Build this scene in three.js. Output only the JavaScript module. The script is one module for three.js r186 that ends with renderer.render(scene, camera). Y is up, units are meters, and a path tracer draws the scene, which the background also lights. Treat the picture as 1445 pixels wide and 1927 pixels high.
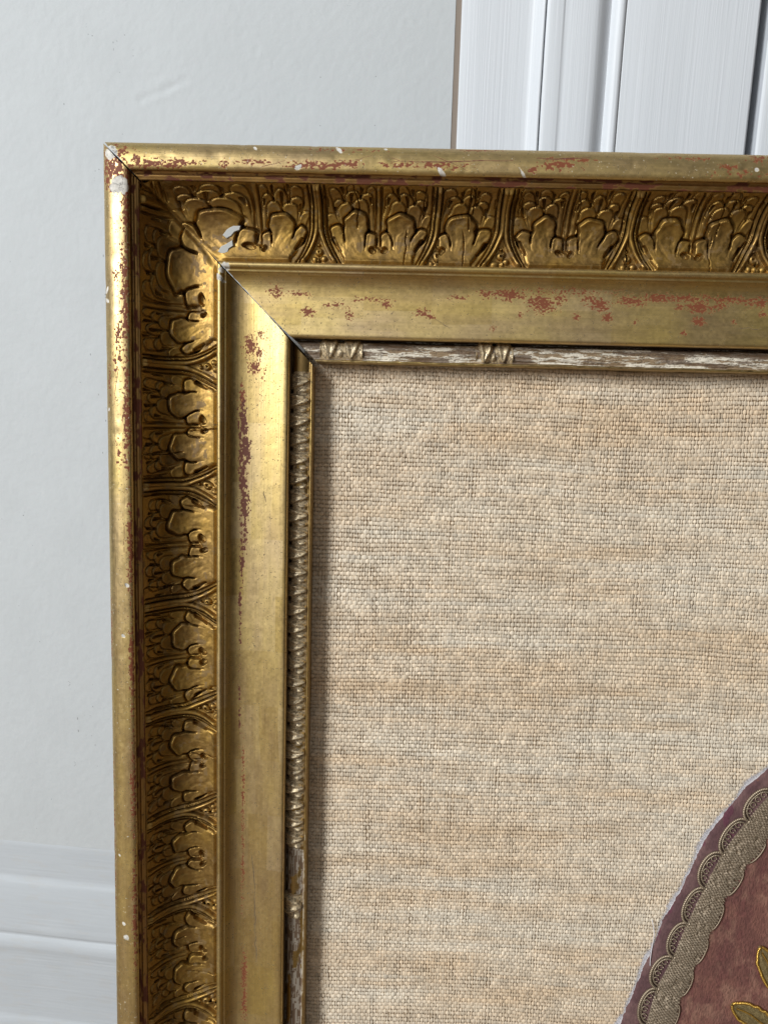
import * as THREE from 'three';
import { mergeGeometries } from 'three/addons/utils/BufferGeometryUtils.js';
import { RectAreaLightUniformsLib } from 'three/addons/lights/RectAreaLightUniformsLib.js';

// ---------------------------------------------------------------- camera, light, exposure
const scene = new THREE.Scene();
const D2R = Math.PI / 180, K = 0.001;                 // shapes are laid out in millimetres, K turns them into metres
const SW = 330, SH = 430;                             // clear opening of the picture frame, mm
// the frame's own axes: origin at the top left corner of the opening, on the linen; x right, y up, z towards the room
const frameTurn = new THREE.Quaternion().setFromEuler(new THREE.Euler(-5.5 * D2R, 5.2 * D2R, 0, 'YXZ'));
const framePlace = new THREE.Vector3(0, 0.4915, 0);
const toWorld = (x, y, z) => new THREE.Vector3(x * K, y * K, z * K).applyQuaternion(frameTurn).add(framePlace);

const FOCAL = 1447, PX = 722.5, PY = 963.5;
const camera = new THREE.PerspectiveCamera(2 * Math.atan(PY / FOCAL) / D2R, 767 / 1024, 0.01, 20);
const eyeLocal = new THREE.Vector3(31.42, -21.3, 289.4);
const eyeTurn = new THREE.Quaternion().setFromEuler(new THREE.Euler(-6.597 * D2R, 0.917 * D2R, 1.465 * D2R, 'YXZ'));
camera.position.copy(toWorld(eyeLocal.x, eyeLocal.y, eyeLocal.z));
camera.quaternion.copy(frameTurn).multiply(eyeTurn);
scene.add(camera);

RectAreaLightUniformsLib.init();
function areaLight(name, color, intensity, w, h, from, to) {
  const l = new THREE.RectAreaLight(color, intensity, w, h);
  l.name = name; l.position.copy(from); l.lookAt(to); scene.add(l);
  return l;
}
const aim = toWorld(60, -120, 0);
areaLight('window_light', new THREE.Color(0.93, 0.975, 1.0), 28, 0.5, 0.9, toWorld(-1180, 620, 1290), aim);
areaLight('room_light', new THREE.Color(1.0, 0.97, 0.92), 0.42, 2.7, 2.2, toWorld(-320, 480, 2300), aim);
areaLight('ceiling_light', new THREE.Color(0.95, 0.97, 1.0), 0.25, 2.6, 2.4, toWorld(0, 1900, 900), aim);

const renderer = new THREE.WebGLRenderer({ antialias: true });
renderer.toneMapping = THREE.LinearToneMapping;
renderer.toneMappingExposure = 1.06;
renderer.shadowMap.enabled = true;

// ---------------------------------------------------------------- helpers
function rng(seed) { let a = seed >>> 0; return () => { a = (a + 0x6D2B79F5) >>> 0; let t = a; t = Math.imul(t ^ (t >>> 15), t | 1); t ^= t + Math.imul(t ^ (t >>> 7), t | 61); return ((t ^ (t >>> 14)) >>> 0) / 4294967296; }; }
const perm = new Uint8Array(512), grad = new Float32Array(512);
{ const r = rng(77); const p = [...Array(256).keys()]; for (let i = 255; i > 0; i--) { const j = Math.floor(r() * (i + 1)); [p[i], p[j]] = [p[j], p[i]]; } for (let i = 0; i < 512; i++) { perm[i] = p[i & 255]; grad[i] = r() * 2 - 1; } }
function noise(x, y) {                                  // smooth value noise, -1..1
  const xi = Math.floor(x), yi = Math.floor(y), fx = x - xi, fy = y - yi, X = xi & 255, Y = yi & 255;
  const u = fx * fx * fx * (fx * (fx * 6 - 15) + 10), v = fy * fy * fy * (fy * (fy * 6 - 15) + 10);
  const a = perm[X] + Y, b = perm[(X + 1) & 255] + Y;
  const g = (k) => grad[perm[k & 511]];
  const p = g(a), q = g(b), r = g(a + 1), s = g(b + 1);
  return p + u * (q - p) + v * (r - p) + u * v * (p - q - r + s);
}
function fbm(x, y, n = 4) { let s = 0, a = 0.5; for (let i = 0; i < n; i++) { s += a * noise(x, y); x = x * 2.03 + 17.1; y = y * 2.03 + 5.7; a *= 0.5; } return s; }
const clamp = (x, a = 0, b = 1) => Math.min(b, Math.max(a, x));
const sstep = (a, b, x) => { const t = clamp((x - a) / (b - a)); return t * t * (3 - 2 * t); };
const lerp = (a, b, t) => a + (b - a) * t;

const taken = {};
function numbered(name) { const n = taken[name] = (taken[name] ?? -1) + 1; return n ? `${name}_${String(n).padStart(3, '0')}` : name; }
function mesh(name, geo, mat, parent) {
  const m = new THREE.Mesh(geo, mat); m.name = numbered(name); m.castShadow = m.receiveShadow = true; parent.add(m); return m;
}
function group(name, label, category, inFrame = true, kind, sink = 0) {
  const g = new THREE.Group(); g.name = name; g.userData = { label, category };
  if (kind) g.userData.kind = kind;
  if (inFrame) { g.position.copy(toWorld(0, 0, -sink)); g.quaternion.copy(frameTurn); }
  scene.add(g); return g;
}
// a grid of points f(i, j) -> [x, y, z, u, v] in mm
function grid(n, m, f, flip = false) {
  const pos = new Float32Array((n + 1) * (m + 1) * 3), uv = new Float32Array((n + 1) * (m + 1) * 2), idx = [];
  let k = 0;
  for (let i = 0; i <= n; i++) for (let j = 0; j <= m; j++, k++) {
    const p = f(i / n, j / m, i, j);
    pos[k * 3] = p[0] * K; pos[k * 3 + 1] = p[1] * K; pos[k * 3 + 2] = p[2] * K; uv[k * 2] = p[3] ?? 0; uv[k * 2 + 1] = p[4] ?? 0;
  }
  for (let i = 0; i < n; i++) for (let j = 0; j < m; j++) {
    const a = i * (m + 1) + j, b = a + m + 1;
    if (flip) idx.push(a, a + 1, b, b, a + 1, b + 1); else idx.push(a, b, a + 1, b, b + 1, a + 1);
  }
  const g = new THREE.BufferGeometry();
  g.setAttribute('position', new THREE.BufferAttribute(pos, 3)); g.setAttribute('uv', new THREE.BufferAttribute(uv, 2)); g.setIndex(idx);
  g.computeVertexNormals(); return g;
}
// photo pixel -> point on the plane z = h of the frame's own axes
const tmpV = new THREE.Vector3();
function pix(px, py, h = 0) {
  tmpV.set((px - PX) / FOCAL, -(py - PY) / FOCAL, -1).applyQuaternion(eyeTurn);
  const t = (h - eyeLocal.z) / tmpV.z; return [eyeLocal.x + tmpV.x * t, eyeLocal.y + tmpV.y * t];
}
function dataTex(W, H, fill, srgb) {
  const d = new Uint8Array(W * H * 4); fill(d);
  const t = new THREE.DataTexture(d, W, H, THREE.RGBAFormat); t.magFilter = THREE.LinearFilter; t.minFilter = THREE.LinearFilter;
  t.wrapS = t.wrapT = THREE.MirroredRepeatWrapping; if (srgb) t.colorSpace = THREE.SRGBColorSpace; t.needsUpdate = true; return t;
}
const enc = (c) => 255 * (c <= 0.0031308 ? 12.92 * c : 1.055 * Math.pow(c, 1 / 2.4) - 0.055);
// paint(x, y, out): out = {r, g, b (linear), rough, metal, bump}; x, y are 0..1 over the texture
function paintMaps(W, H, paint, { bump = true, orm = true } = {}) {
  const c = new Uint8Array(W * H * 4), o = orm ? new Uint8Array(W * H * 4) : null, b = bump ? new Uint8Array(W * H * 4) : null, p = {};
  for (let y = 0, k = 0; y < H; y++) for (let x = 0; x < W; x++, k += 4) {
    p.r = p.g = p.b = 0.5; p.rough = 0.5; p.metal = 0; p.bump = 0.5;
    paint((x + 0.5) / W, (y + 0.5) / H, p);
    c[k] = enc(clamp(p.r)); c[k + 1] = enc(clamp(p.g)); c[k + 2] = enc(clamp(p.b)); c[k + 3] = 255;
    if (o) { o[k] = 255; o[k + 1] = 255 * clamp(p.rough); o[k + 2] = 255 * clamp(p.metal); o[k + 3] = 255; }
    if (b) { b[k] = b[k + 1] = b[k + 2] = 255 * clamp(p.bump); b[k + 3] = 255; }
  }
  const make = (d, srgb) => d && dataTex(W, H, (t) => t.set(d), srgb);
  return { map: make(c, true), orm: make(o), bump: make(b) };
}
function matOf(maps, bumpScale, extra = {}) {
  const m = { map: maps.map, roughness: 1, metalness: 1, ...extra };
  if (maps.orm) { m.roughnessMap = maps.orm; m.metalnessMap = maps.orm; }
  if (maps.bump) { m.bumpMap = maps.bump; m.bumpScale = bumpScale; }
  return new THREE.MeshStandardMaterial(m);
}

// ---------------------------------------------------------------- gilding
const GOLD = [0.56, 0.41, 0.185], BOLE = [0.20, 0.052, 0.016], GESSO = [0.62, 0.58, 0.52], GRIME = [0.07, 0.05, 0.03];
const mixTo = (p, c, f) => { p.r = lerp(p.r, c[0], f); p.g = lerp(p.g, c[1], f); p.b = lerp(p.b, c[2], f); };
// S, U in mm along and across the moulding
function gild(p, S, U, o) {
  const tone = fbm(S * 0.05 + o.seed, U * 0.16 + 3, 4), fine = fbm(S * 0.9 + o.seed * 3, U * 1.1, 3), streak = fbm(S * 0.06, U * 2.4 + o.seed * 5, 3);
  const lift = 1 + 0.16 * tone + 0.10 * fine + 0.12 * streak;
  const g = o.gold ?? GOLD;
  p.r = g[0] * lift; p.g = g[1] * lift * (1 + 0.02 * tone); p.b = g[2] * lift * (1 - 0.2 * tone);
  p.metal = 0.97; p.rough = clamp((o.rough ?? 0.36) + 0.07 * fbm(S * 0.12 + 9, U * 0.4 + o.seed, 3) + 0.06 * fine, 0.15, 0.8); p.bump = 0.6 + 0.12 * streak + 0.1 * fine;
  // overlapping squares of leaf
  if (o.laps) {
    const q = S / 21 + 0.25 * noise(S * 0.02, o.seed), cell = Math.floor(q), row = Math.floor(U / 7.5 + 0.15 * noise(S * 0.03, 8) + cell * 0.37);
    const w = grad[(cell * 13 + row * 29 + 40 + (o.seed | 0)) & 511];
    const k = 1 + 0.05 * w; p.r *= k * (1 - 0.02 * w); p.g *= k; p.b *= k * (1 + 0.10 * w); p.rough += 0.03 * w;
  }
  // dark specks and fly spots
  const sp = noise(S * 2.6 + 31, U * 2.6 + o.seed) + 0.5 * noise(S * 5.1, U * 5.1 + o.seed);
  const spots = sstep(0.93, 1.15, sp);
  if (spots > 0) { mixTo(p, GRIME, spots * 0.85); p.metal *= 1 - 0.7 * spots; p.rough = lerp(p.rough, 0.7, spots); }
}
// patches: [S, U, half length, half width, strength]; worn places with ragged outlines
function worn(S, U, patches, seed, scale = 1) {
  let best = -1;
  for (const [ps, pu, rs, ru, k = 1] of patches) {
    const dx = (S - ps) / rs, dy = (U - pu) / ru; if (dx * dx + dy * dy > 4) continue;
    const v = k * (1 - Math.sqrt(dx * dx + dy * dy)); if (v > best) best = v;
  }
  if (best < -0.95) return -1;
  return best * 0.85 + 1.0 * fbm(S * 0.85 * scale + seed, U * 1.2 * scale + seed * 2, 5);
}
function bole(p, w, dark = 0) {
  const f = sstep(0.36, 0.46, w); if (f <= 0) return;
  mixTo(p, [lerp(BOLE[0], 0.075, dark), lerp(BOLE[1], 0.022, dark), lerp(BOLE[2], 0.012, dark)], f); p.metal *= 1 - f; p.rough = lerp(p.rough, 0.7, f); p.bump -= 0.25 * f;
}
function chip(p, S, U, list, seed) {
  for (const [ps, pu, rs, ru, ang = 0] of list) {
    const c = Math.cos(ang), s = Math.sin(ang), dx = S - ps, dy = U - pu, x = (c * dx + s * dy) / rs, y = (-s * dx + c * dy) / ru;
    if (x * x + y * y > 4) continue;
    const d = Math.max(Math.abs(x), Math.abs(y), (Math.abs(x) + Math.abs(y)) * 0.72) + 0.5 * fbm(S * 0.6 + seed, U * 0.6, 5);
    const f = sstep(1.04, 0.94, d); if (f <= 0) continue;
    const t = (1 + 0.35 * fbm(S * 1.3, U * 1.3 + seed, 3)) * (1 - 0.55 * sstep(0.05, 0.015, Math.abs(fbm(S * 0.45 + 3, U * 0.45 + seed, 3))));
    mixTo(p, [GESSO[0] * t, GESSO[1] * t, GESSO[2] * t], f); p.metal *= 1 - f; p.rough = lerp(p.rough, 0.85, f); p.bump = lerp(p.bump, 0.15 + 0.1 * fbm(S, U, 3), f);
  }
}
function scratch(p, S, U, lines, color, width = 0.14) {
  for (const [s0, u0, s1, u1, k = 1] of lines) {
    const dx = s1 - s0, dy = u1 - u0, t = clamp(((S - s0) * dx + (U - u0) * dy) / (dx * dx + dy * dy));
    const d = Math.hypot(S - s0 - t * dx, U - u0 - t * dy + 0.35 * noise(t * 6 + s0, u0)) / (width * k * (0.5 + 0.6 * Math.sin(Math.PI * t)));
    const f = sstep(1.2, 0.7, d); if (f > 0) { mixTo(p, color, f); p.metal *= 1 - f; p.rough = lerp(p.rough, 0.7, f); p.bump -= 0.3 * f; }
  }
}

// ---------------------------------------------------------------- the frame: profile, u = mm out from the opening, h = mm in front of the linen
function spline(pts, n) {
  const c = new THREE.CatmullRomCurve3(pts.map(([u, h]) => new THREE.Vector3(u, h, 0)), false, 'centripetal');
  return c.getSpacedPoints(n).map((v) => [v.x, v.y]);
}
const lipProfile = spline([[69.3, 17], [69.3, 21.5], [68.6, 24.6], [66.8, 26.7], [64.2, 27.9], [61.6, 28.2], [60.2, 28.1], [59.5, 27.6], [59.3, 26.9]], 26);
const filletProfile = [[59.3, 26.9], [59.75, 26.2], [59.85, 25.4], [59.5, 24.75], [58.9, 24.6], [58.5, 24.85], [58.1, 24.9], [57.7, 24.6], [57.3, 24.5], [56.9, 24.3], [56.8, 23.6]];
const coveProfile = spline([[33.3, 12.7], [35.5, 11.75], [39, 11.3], [43, 11.6], [47, 12.9], [51, 15.4], [54, 18.8], [55.8, 22], [56.8, 24.6]], 160);
const friezeProfile = [...spline([[33.4, 13.0], [33.3, 14.6], [32.9, 15.5], [32.2, 15.9], [31.4, 15.6], [31.0, 14.9], [30.9, 14.4]], 12),
  ...spline([[30.5, 14.25], [30.1, 14.2], [29.8, 13.6]], 4), ...spline([[29.6, 13.5], [28.9, 12.6], [27.4, 11.5], [25.4, 10.9], [23.4, 10.75], [20, 10.95], [14, 11.9], [9.6, 12.75], [8.6, 12.75], [8.15, 12.3], [8.06, 11.4], [8.1, 9.2], [8.3, 6.4]], 40)];
const slipProfile = [[8.5, 1.2], [7.5, 1.2], [7.3, 5.4], [6.8, 6.9], [5.5, 7.5], [4, 7.5], [2.6, 7.1], [1.6, 6.6], [1.25, 6.4], [1.05, 7.0], [0.75, 7.4], [0.3, 7.4], [0.02, 7.1], [0, 3.5], [0, -2.6]];
function arcs(prof) { const a = [0]; for (let i = 1; i < prof.length; i++) a.push(a[i - 1] + Math.hypot(prof[i][0] - prof[i - 1][0], prof[i][1] - prof[i - 1][1])); return a; }
// place along the profile (mm of arc) that is nearest to u
function arcAt(prof, arc, u, h) { let b = 0, d = 1e9; prof.forEach((p, i) => { const e = Math.abs(p[0] - u) + (h === undefined ? 0 : Math.abs(p[1] - h)); if (e < d) { d = e; b = i; } }); return arc[b]; }

// a rail: corner + dir * s + out * u, mitred at both ends
const rails = {
  top: { c: [0, 0], d: [1, 0], o: [0, 1], L: SW, flip: false, wear: 1 },
  left: { c: [0, 0], d: [0, -1], o: [-1, 0], L: SH, flip: true, wear: 1 },
  right: { c: [SW, -SH], d: [0, 1], o: [1, 0], L: SH, flip: true, wear: 0 },
  bottom: { c: [SW, -SH], d: [-1, 0], o: [0, -1], L: SW, flip: false, wear: 0 },
};
const at = (r, s, u, h) => [r.c[0] + r.d[0] * s + r.o[0] * u, r.c[1] + r.d[1] * s + r.o[1] * u, h];
// the open joint at the mitre: a crack, widest at the opening
const gap = (u, seed) => 0.10 + 0.95 * sstep(17, 1, u) + 0.30 * sstep(55, 66, u) + 0.35 * Math.abs(noise(u * 0.9, seed)) * (u < 33 ? 1 : 0.65) * (u < 33 || u > 56 ? 1 : 0.4);
const TEXLEN = 372, TEX0 = -74;                        // textures run 372 mm along a rail from 74 mm before the corner
const uvS = (s) => (s - TEX0) / TEXLEN;
function moulding(r, prof, seg, seed, { wob = 0.05, bite = 0 } = {}) {
  const arc = arcs(prof), total = arc[arc.length - 1];
  return grid(seg, prof.length - 1, (i, j, ii, jj) => {
    const [u, h] = prof[jj], s = lerp(-u + gap(u, seed), r.L + u - gap(u, seed + 3), i);
    const w = wob * (fbm(s * 0.05 + seed * 7, jj * 0.11, 3) + 0.5 * noise(s * 0.4 + seed, jj * 0.2));
    const nick = bite * Math.max(0, fbm(s * 0.22 + seed, jj * 0.16 + 2, 3) - 0.28);
    return [...at(r, s, u - w * 0.7 - nick * 0.4, h + w - nick), uvS(s), arc[jj] / total];
  }, !r.flip);
}
function railPatches(list, side, h, prof, arc) {        // [px, py, half length px, half width px, strength] -> mm along, mm of arc
  return list.map(([x, y, rl, rw, k]) => {
    const [X, Y] = pix(x, y, h), s = side === 'top' ? X : -Y, u = side === 'top' ? Y : -X;
    return [s, arcAt(prof, arc, u), rl * 0.195, rw * 0.195, k ?? 1];
  });
}
const toSA = (side, h, prof, arc) => (x, y) => { const [X, Y] = pix(x, y, h); return side === 'top' ? [X, arcAt(prof, arc, Y)] : [-Y, arcAt(prof, arc, -X)]; };

// ----- textures of the four gilded mouldings in view
const lipArc = arcs(lipProfile), friArc = arcs(friezeProfile);
const lipLen = lipArc[lipArc.length - 1], friLen = friArc[friArc.length - 1];
function lipMaps(side) {
  const conv = toSA(side, 28, lipProfile, lipArc);
  let boles, chips, marks, gray;
  if (side === 'top') {
    boles = railPatches([[290, 312, 60, 12, 0.8], [345, 308, 40, 9, 0.9], [330, 312, 26, 8], [480, 308, 40, 5, 0.7], [425, 311, 10, 8, 0.8], [600, 315, 70, 8, 1.0], [655, 312, 30, 6], [760, 310, 40, 6, 0.95], [830, 315, 60, 7, 0.8], [1000, 323, 12, 7, 1.2], [1050, 315, 40, 9, 0.9], [1075, 300, 50, 5, 0.7], [1370, 315, 22, 6, 0.8], [1390, 330, 60, 6, 0.5], [1425, 298, 24, 14, 0.7], [640, 280, 60, 5, 0.5], [900, 281, 50, 4, 0.6], [1290, 296, 50, 6, 0.55], [230, 290, 26, 26, 0.65], [262, 305, 14, 20, 0.7]], side, 27, lipProfile, lipArc);
    chips = railPatches([[638, 280, 9, 4], [563, 318, 4, 6], [726, 281, 4, 3], [830, 327, 11, 4], [985, 333, 16, 2], [213, 284, 12, 9], [480, 277, 5, 3], [1420, 322, 3, 3]], side, 27, lipProfile, lipArc);
    marks = [[735, 304, 965, 302], [810, 290, 880, 322, 0.7], [900, 285, 830, 318, 0.7], [720, 288, 760, 308, 0.5], [1010, 300, 1110, 294, 1.6], [650, 310, 700, 290, 0.5], [480, 318, 540, 300, 0.5]].map(([a, b, c, d, k]) => [...conv(a, b), ...conv(c, d), k]);
  } else {
    boles = railPatches([[215, 315, 40, 34, 1.0], [240, 395, 70, 9, 1.0], [228, 640, 50, 9, 0.7], [218, 680, 30, 7, 0.6], [240, 560, 130, 9, 0.95], [243, 790, 130, 8, 0.95], [222, 520, 12, 8, 0.5], [247, 1040, 110, 7, 1.0], [250, 1250, 110, 7, 0.95], [252, 1480, 130, 7, 0.9], [206, 720, 60, 4, 0.75], [208, 1180, 70, 4, 0.7], [256, 1720, 140, 6, 0.85], [226, 855, 30, 5, 0.5], [214, 1560, 200, 3, 0.6], [240, 330, 26, 16, 0.8]], side, 27, lipProfile, lipArc);
    chips = railPatches([[226, 350, 17, 17], [205, 290, 12, 8], [201, 565, 7, 4], [200, 545, 3, 6], [233, 1195, 4, 3], [241, 1100, 4, 3], [236, 1735, 4, 3], [240, 1760, 6, 5], [226, 1608, 3, 2], [205, 770, 3, 4]], side, 27, lipProfile, lipArc);
    marks = [[222, 690, 216, 760, 0.5], [232, 960, 236, 1040, 0.4]].map(([a, b, c, d, k]) => [...conv(a, b), ...conv(c, d), k]);
  }
  const seed = side === 'top' ? 11 : 23;
  return paintMaps(2048, 128, (x, y, p) => {
    const S = TEX0 + x * TEXLEN, U = y * lipLen;
    gild(p, S, U, { seed, rough: 0.45 });
    bole(p, worn(S, U, boles, seed + 1, 1.4), side === 'top' ? 0 : 0.15);
    // brown earth showing along the inner edge
    scratch(p, S, U, marks, [0.13, 0.035, 0.02]);
    chip(p, S, U, chips, seed);
    const dots = sstep(1.16, 1.24, noise(S * 1.7 + seed, U * 1.9) + 0.45 * noise(S * 5, U * 5)); if (dots > 0) { mixTo(p, GESSO, dots); p.metal *= 1 - dots; p.rough = lerp(p.rough, 0.8, dots); }
  });
}
function friezeMaps(side) {
  const conv = toSA(side, 11.5, friezeProfile, friArc);
  let boles, darks, chips, lines;
  if (side === 'top') {
    boles = railPatches([[580, 588, 14, 13, 1.2], [565, 552, 22, 6, 0.9], [518, 548, 14, 14, 0.7], [660, 592, 12, 12, 0.9], [728, 571, 12, 10, 1.05], [795, 590, 18, 9, 1.0], [812, 596, 12, 6, 0.9], [862, 560, 18, 7, 0.8], [915, 553, 20, 9, 0.95], [960, 552, 36, 13, 1.05], [1020, 572, 38, 20, 1.1], [1055, 560, 20, 8, 0.8], [978, 592, 8, 6, 1.0], [1085, 597, 10, 8, 1.0], [1143, 596, 12, 10, 1.1], [1130, 572, 26, 14, 1.1], [1110, 565, 16, 14, 0.8], [1190, 566, 34, 11, 0.95], [1240, 560, 44, 10, 1.05], [1320, 578, 36, 14, 1.15], [1315, 603, 16, 9, 1.1], [1357, 574, 12, 9, 1.0], [1280, 575, 10, 8, 0.9], [1290, 562, 60, 9, 0.9], [1380, 562, 60, 8, 0.9], [1425, 570, 36, 12, 0.9], [1285, 628, 9, 5, 0.9], [1380, 605, 6, 6, 0.9], [1437, 592, 10, 8, 1], [630, 575, 24, 6, 0.6], [690, 562, 40, 5, 0.6], [1050, 548, 120, 7, 0.5], [928, 617, 8, 6, 0.8], [1195, 604, 6, 5, 0.8]], side, 11.5, friezeProfile, friArc);
    darks = []; chips = railPatches([[424, 503, 9, 9]], side, 15, friezeProfile, friArc);
    lines = [[1385, 620, 1430, 620, 0.8], [820, 600, 850, 620, 0.5]];
  } else {
    boles = railPatches([[472, 650, 24, 16, 1.05], [478, 690, 16, 16, 0.9], [486, 665, 12, 10, 0.8], [490, 630, 10, 8, 0.6], [500, 700, 14, 6, 0.6], [458, 745, 26, 8, 0.9], [452, 1720, 0, 0, 0], [458, 1830, 50, 8, 1.1], [459, 1890, 50, 7, 1.0], [456, 1500, 120, 4, 0.75], [456, 1640, 90, 4, 0.7]], side, 11.2, friezeProfile, friArc);
    darks = railPatches([[458, 800, 50, 10, 1.15], [459, 850, 60, 13, 1.25], [458, 900, 45, 11, 1.15], [460, 950, 50, 12, 1.2], [458, 1000, 40, 9, 1.0], [455, 1060, 50, 5, 0.95], [453, 1120, 50, 4, 0.8], [452, 1200, 80, 3, 0.7], [452, 1330, 80, 3, 0.7]], side, 11, friezeProfile, friArc);
    chips = railPatches([[413, 522, 16, 6], [418, 508, 6, 5]], side, 15.5, friezeProfile, friArc);
    lines = [[473, 1610, 482, 1680, 0.9], [482, 1680, 481, 1760, 0.9], [481, 1760, 484, 1812, 0.9], [495, 925, 498, 945, 0.8]];
  }
  lines = lines.map(([a, b, c, d, k]) => [...conv(a, b), ...conv(c, d), k]);
  const seed = side === 'top' ? 37 : 51, gold = GOLD;
  return paintMaps(2048, 256, (x, y, p) => {
    const S = TEX0 + x * TEXLEN, U = y * friLen;
    gild(p, S, U, { seed, gold, rough: 0.46, laps: true });
    bole(p, worn(S, U, boles, seed + 1, 1.9), 0.1); if (darks.length) bole(p, worn(S, U, darks, seed + 5, 1.3), 0.75);
    scratch(p, S, U, lines, [0.12, 0.08, 0.04], 0.2);
    chip(p, S, U, chips, seed);
  });
}
function coveMaps() {                                  // 60 x 60 mm of toned gilding for the pressed ornament
  return paintMaps(512, 512, (x, y, p) => {
    const per = (a, b, k, n) => { const w = sstep(0.85, 1, x), z = sstep(0.85, 1, y); const f = (X, Y) => fbm(X * k + a, Y * k + b, n); return lerp(lerp(f(x, y), f(x - 1, y), w), lerp(f(x, y - 1), f(x - 1, y - 1), w), z); };
    const tone = per(3, 7, 7, 4), fine = per(13, 2, 48, 3), dirt = per(5, 19, 26, 4);
    const lift = 1 + 0.22 * tone + 0.2 * fine;
    p.r = 0.33 * lift; p.g = 0.20 * lift; p.b = 0.060 * lift * (1 - 0.3 * tone); p.metal = 0.92; p.rough = 0.50 + 0.10 * tone + 0.12 * fine; p.bump = 0.5 + 0.3 * fine + 0.15 * dirt;
    const g = sstep(0.34, 0.50, dirt + 0.35 * fine); mixTo(p, [0.14, 0.085, 0.038], g * 0.6); p.metal *= 1 - 0.6 * g; p.rough = lerp(p.rough, 0.65, g);
  });
}
const lipMat = { top: matOf(lipMaps('top'), 0.00012), left: matOf(lipMaps('left'), 0.00012) };
const friezeMat = { top: matOf(friezeMaps('top'), 0.0001), left: matOf(friezeMaps('left'), 0.0001) };
const coveTile = coveMaps();
const coveMat = matOf(coveTile, 0.00012);
const filletMaps = paintMaps(1024, 32, (x, y, p) => {
  const S = x * TEXLEN, U = y * 4; gild(p, S, U, { seed: 67, gold: [0.40, 0.235, 0.085], rough: 0.42 });
  bole(p, 0.30 + 0.55 * fbm(S * 0.25, U * 0.8, 4), 0.45);
});
const filletMat = matOf(filletMaps, 0.0001);
const bareWood = matOf(paintMaps(512, 128, (x, y, p) => { const n = fbm(x * 8, y * 60, 4); p.r = 0.16 + 0.08 * n; p.g = 0.095 + 0.05 * n; p.b = 0.05 + 0.03 * n; p.rough = 0.8; p.bump = 0.5 + 0.4 * n; }), 0.0003);

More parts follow.
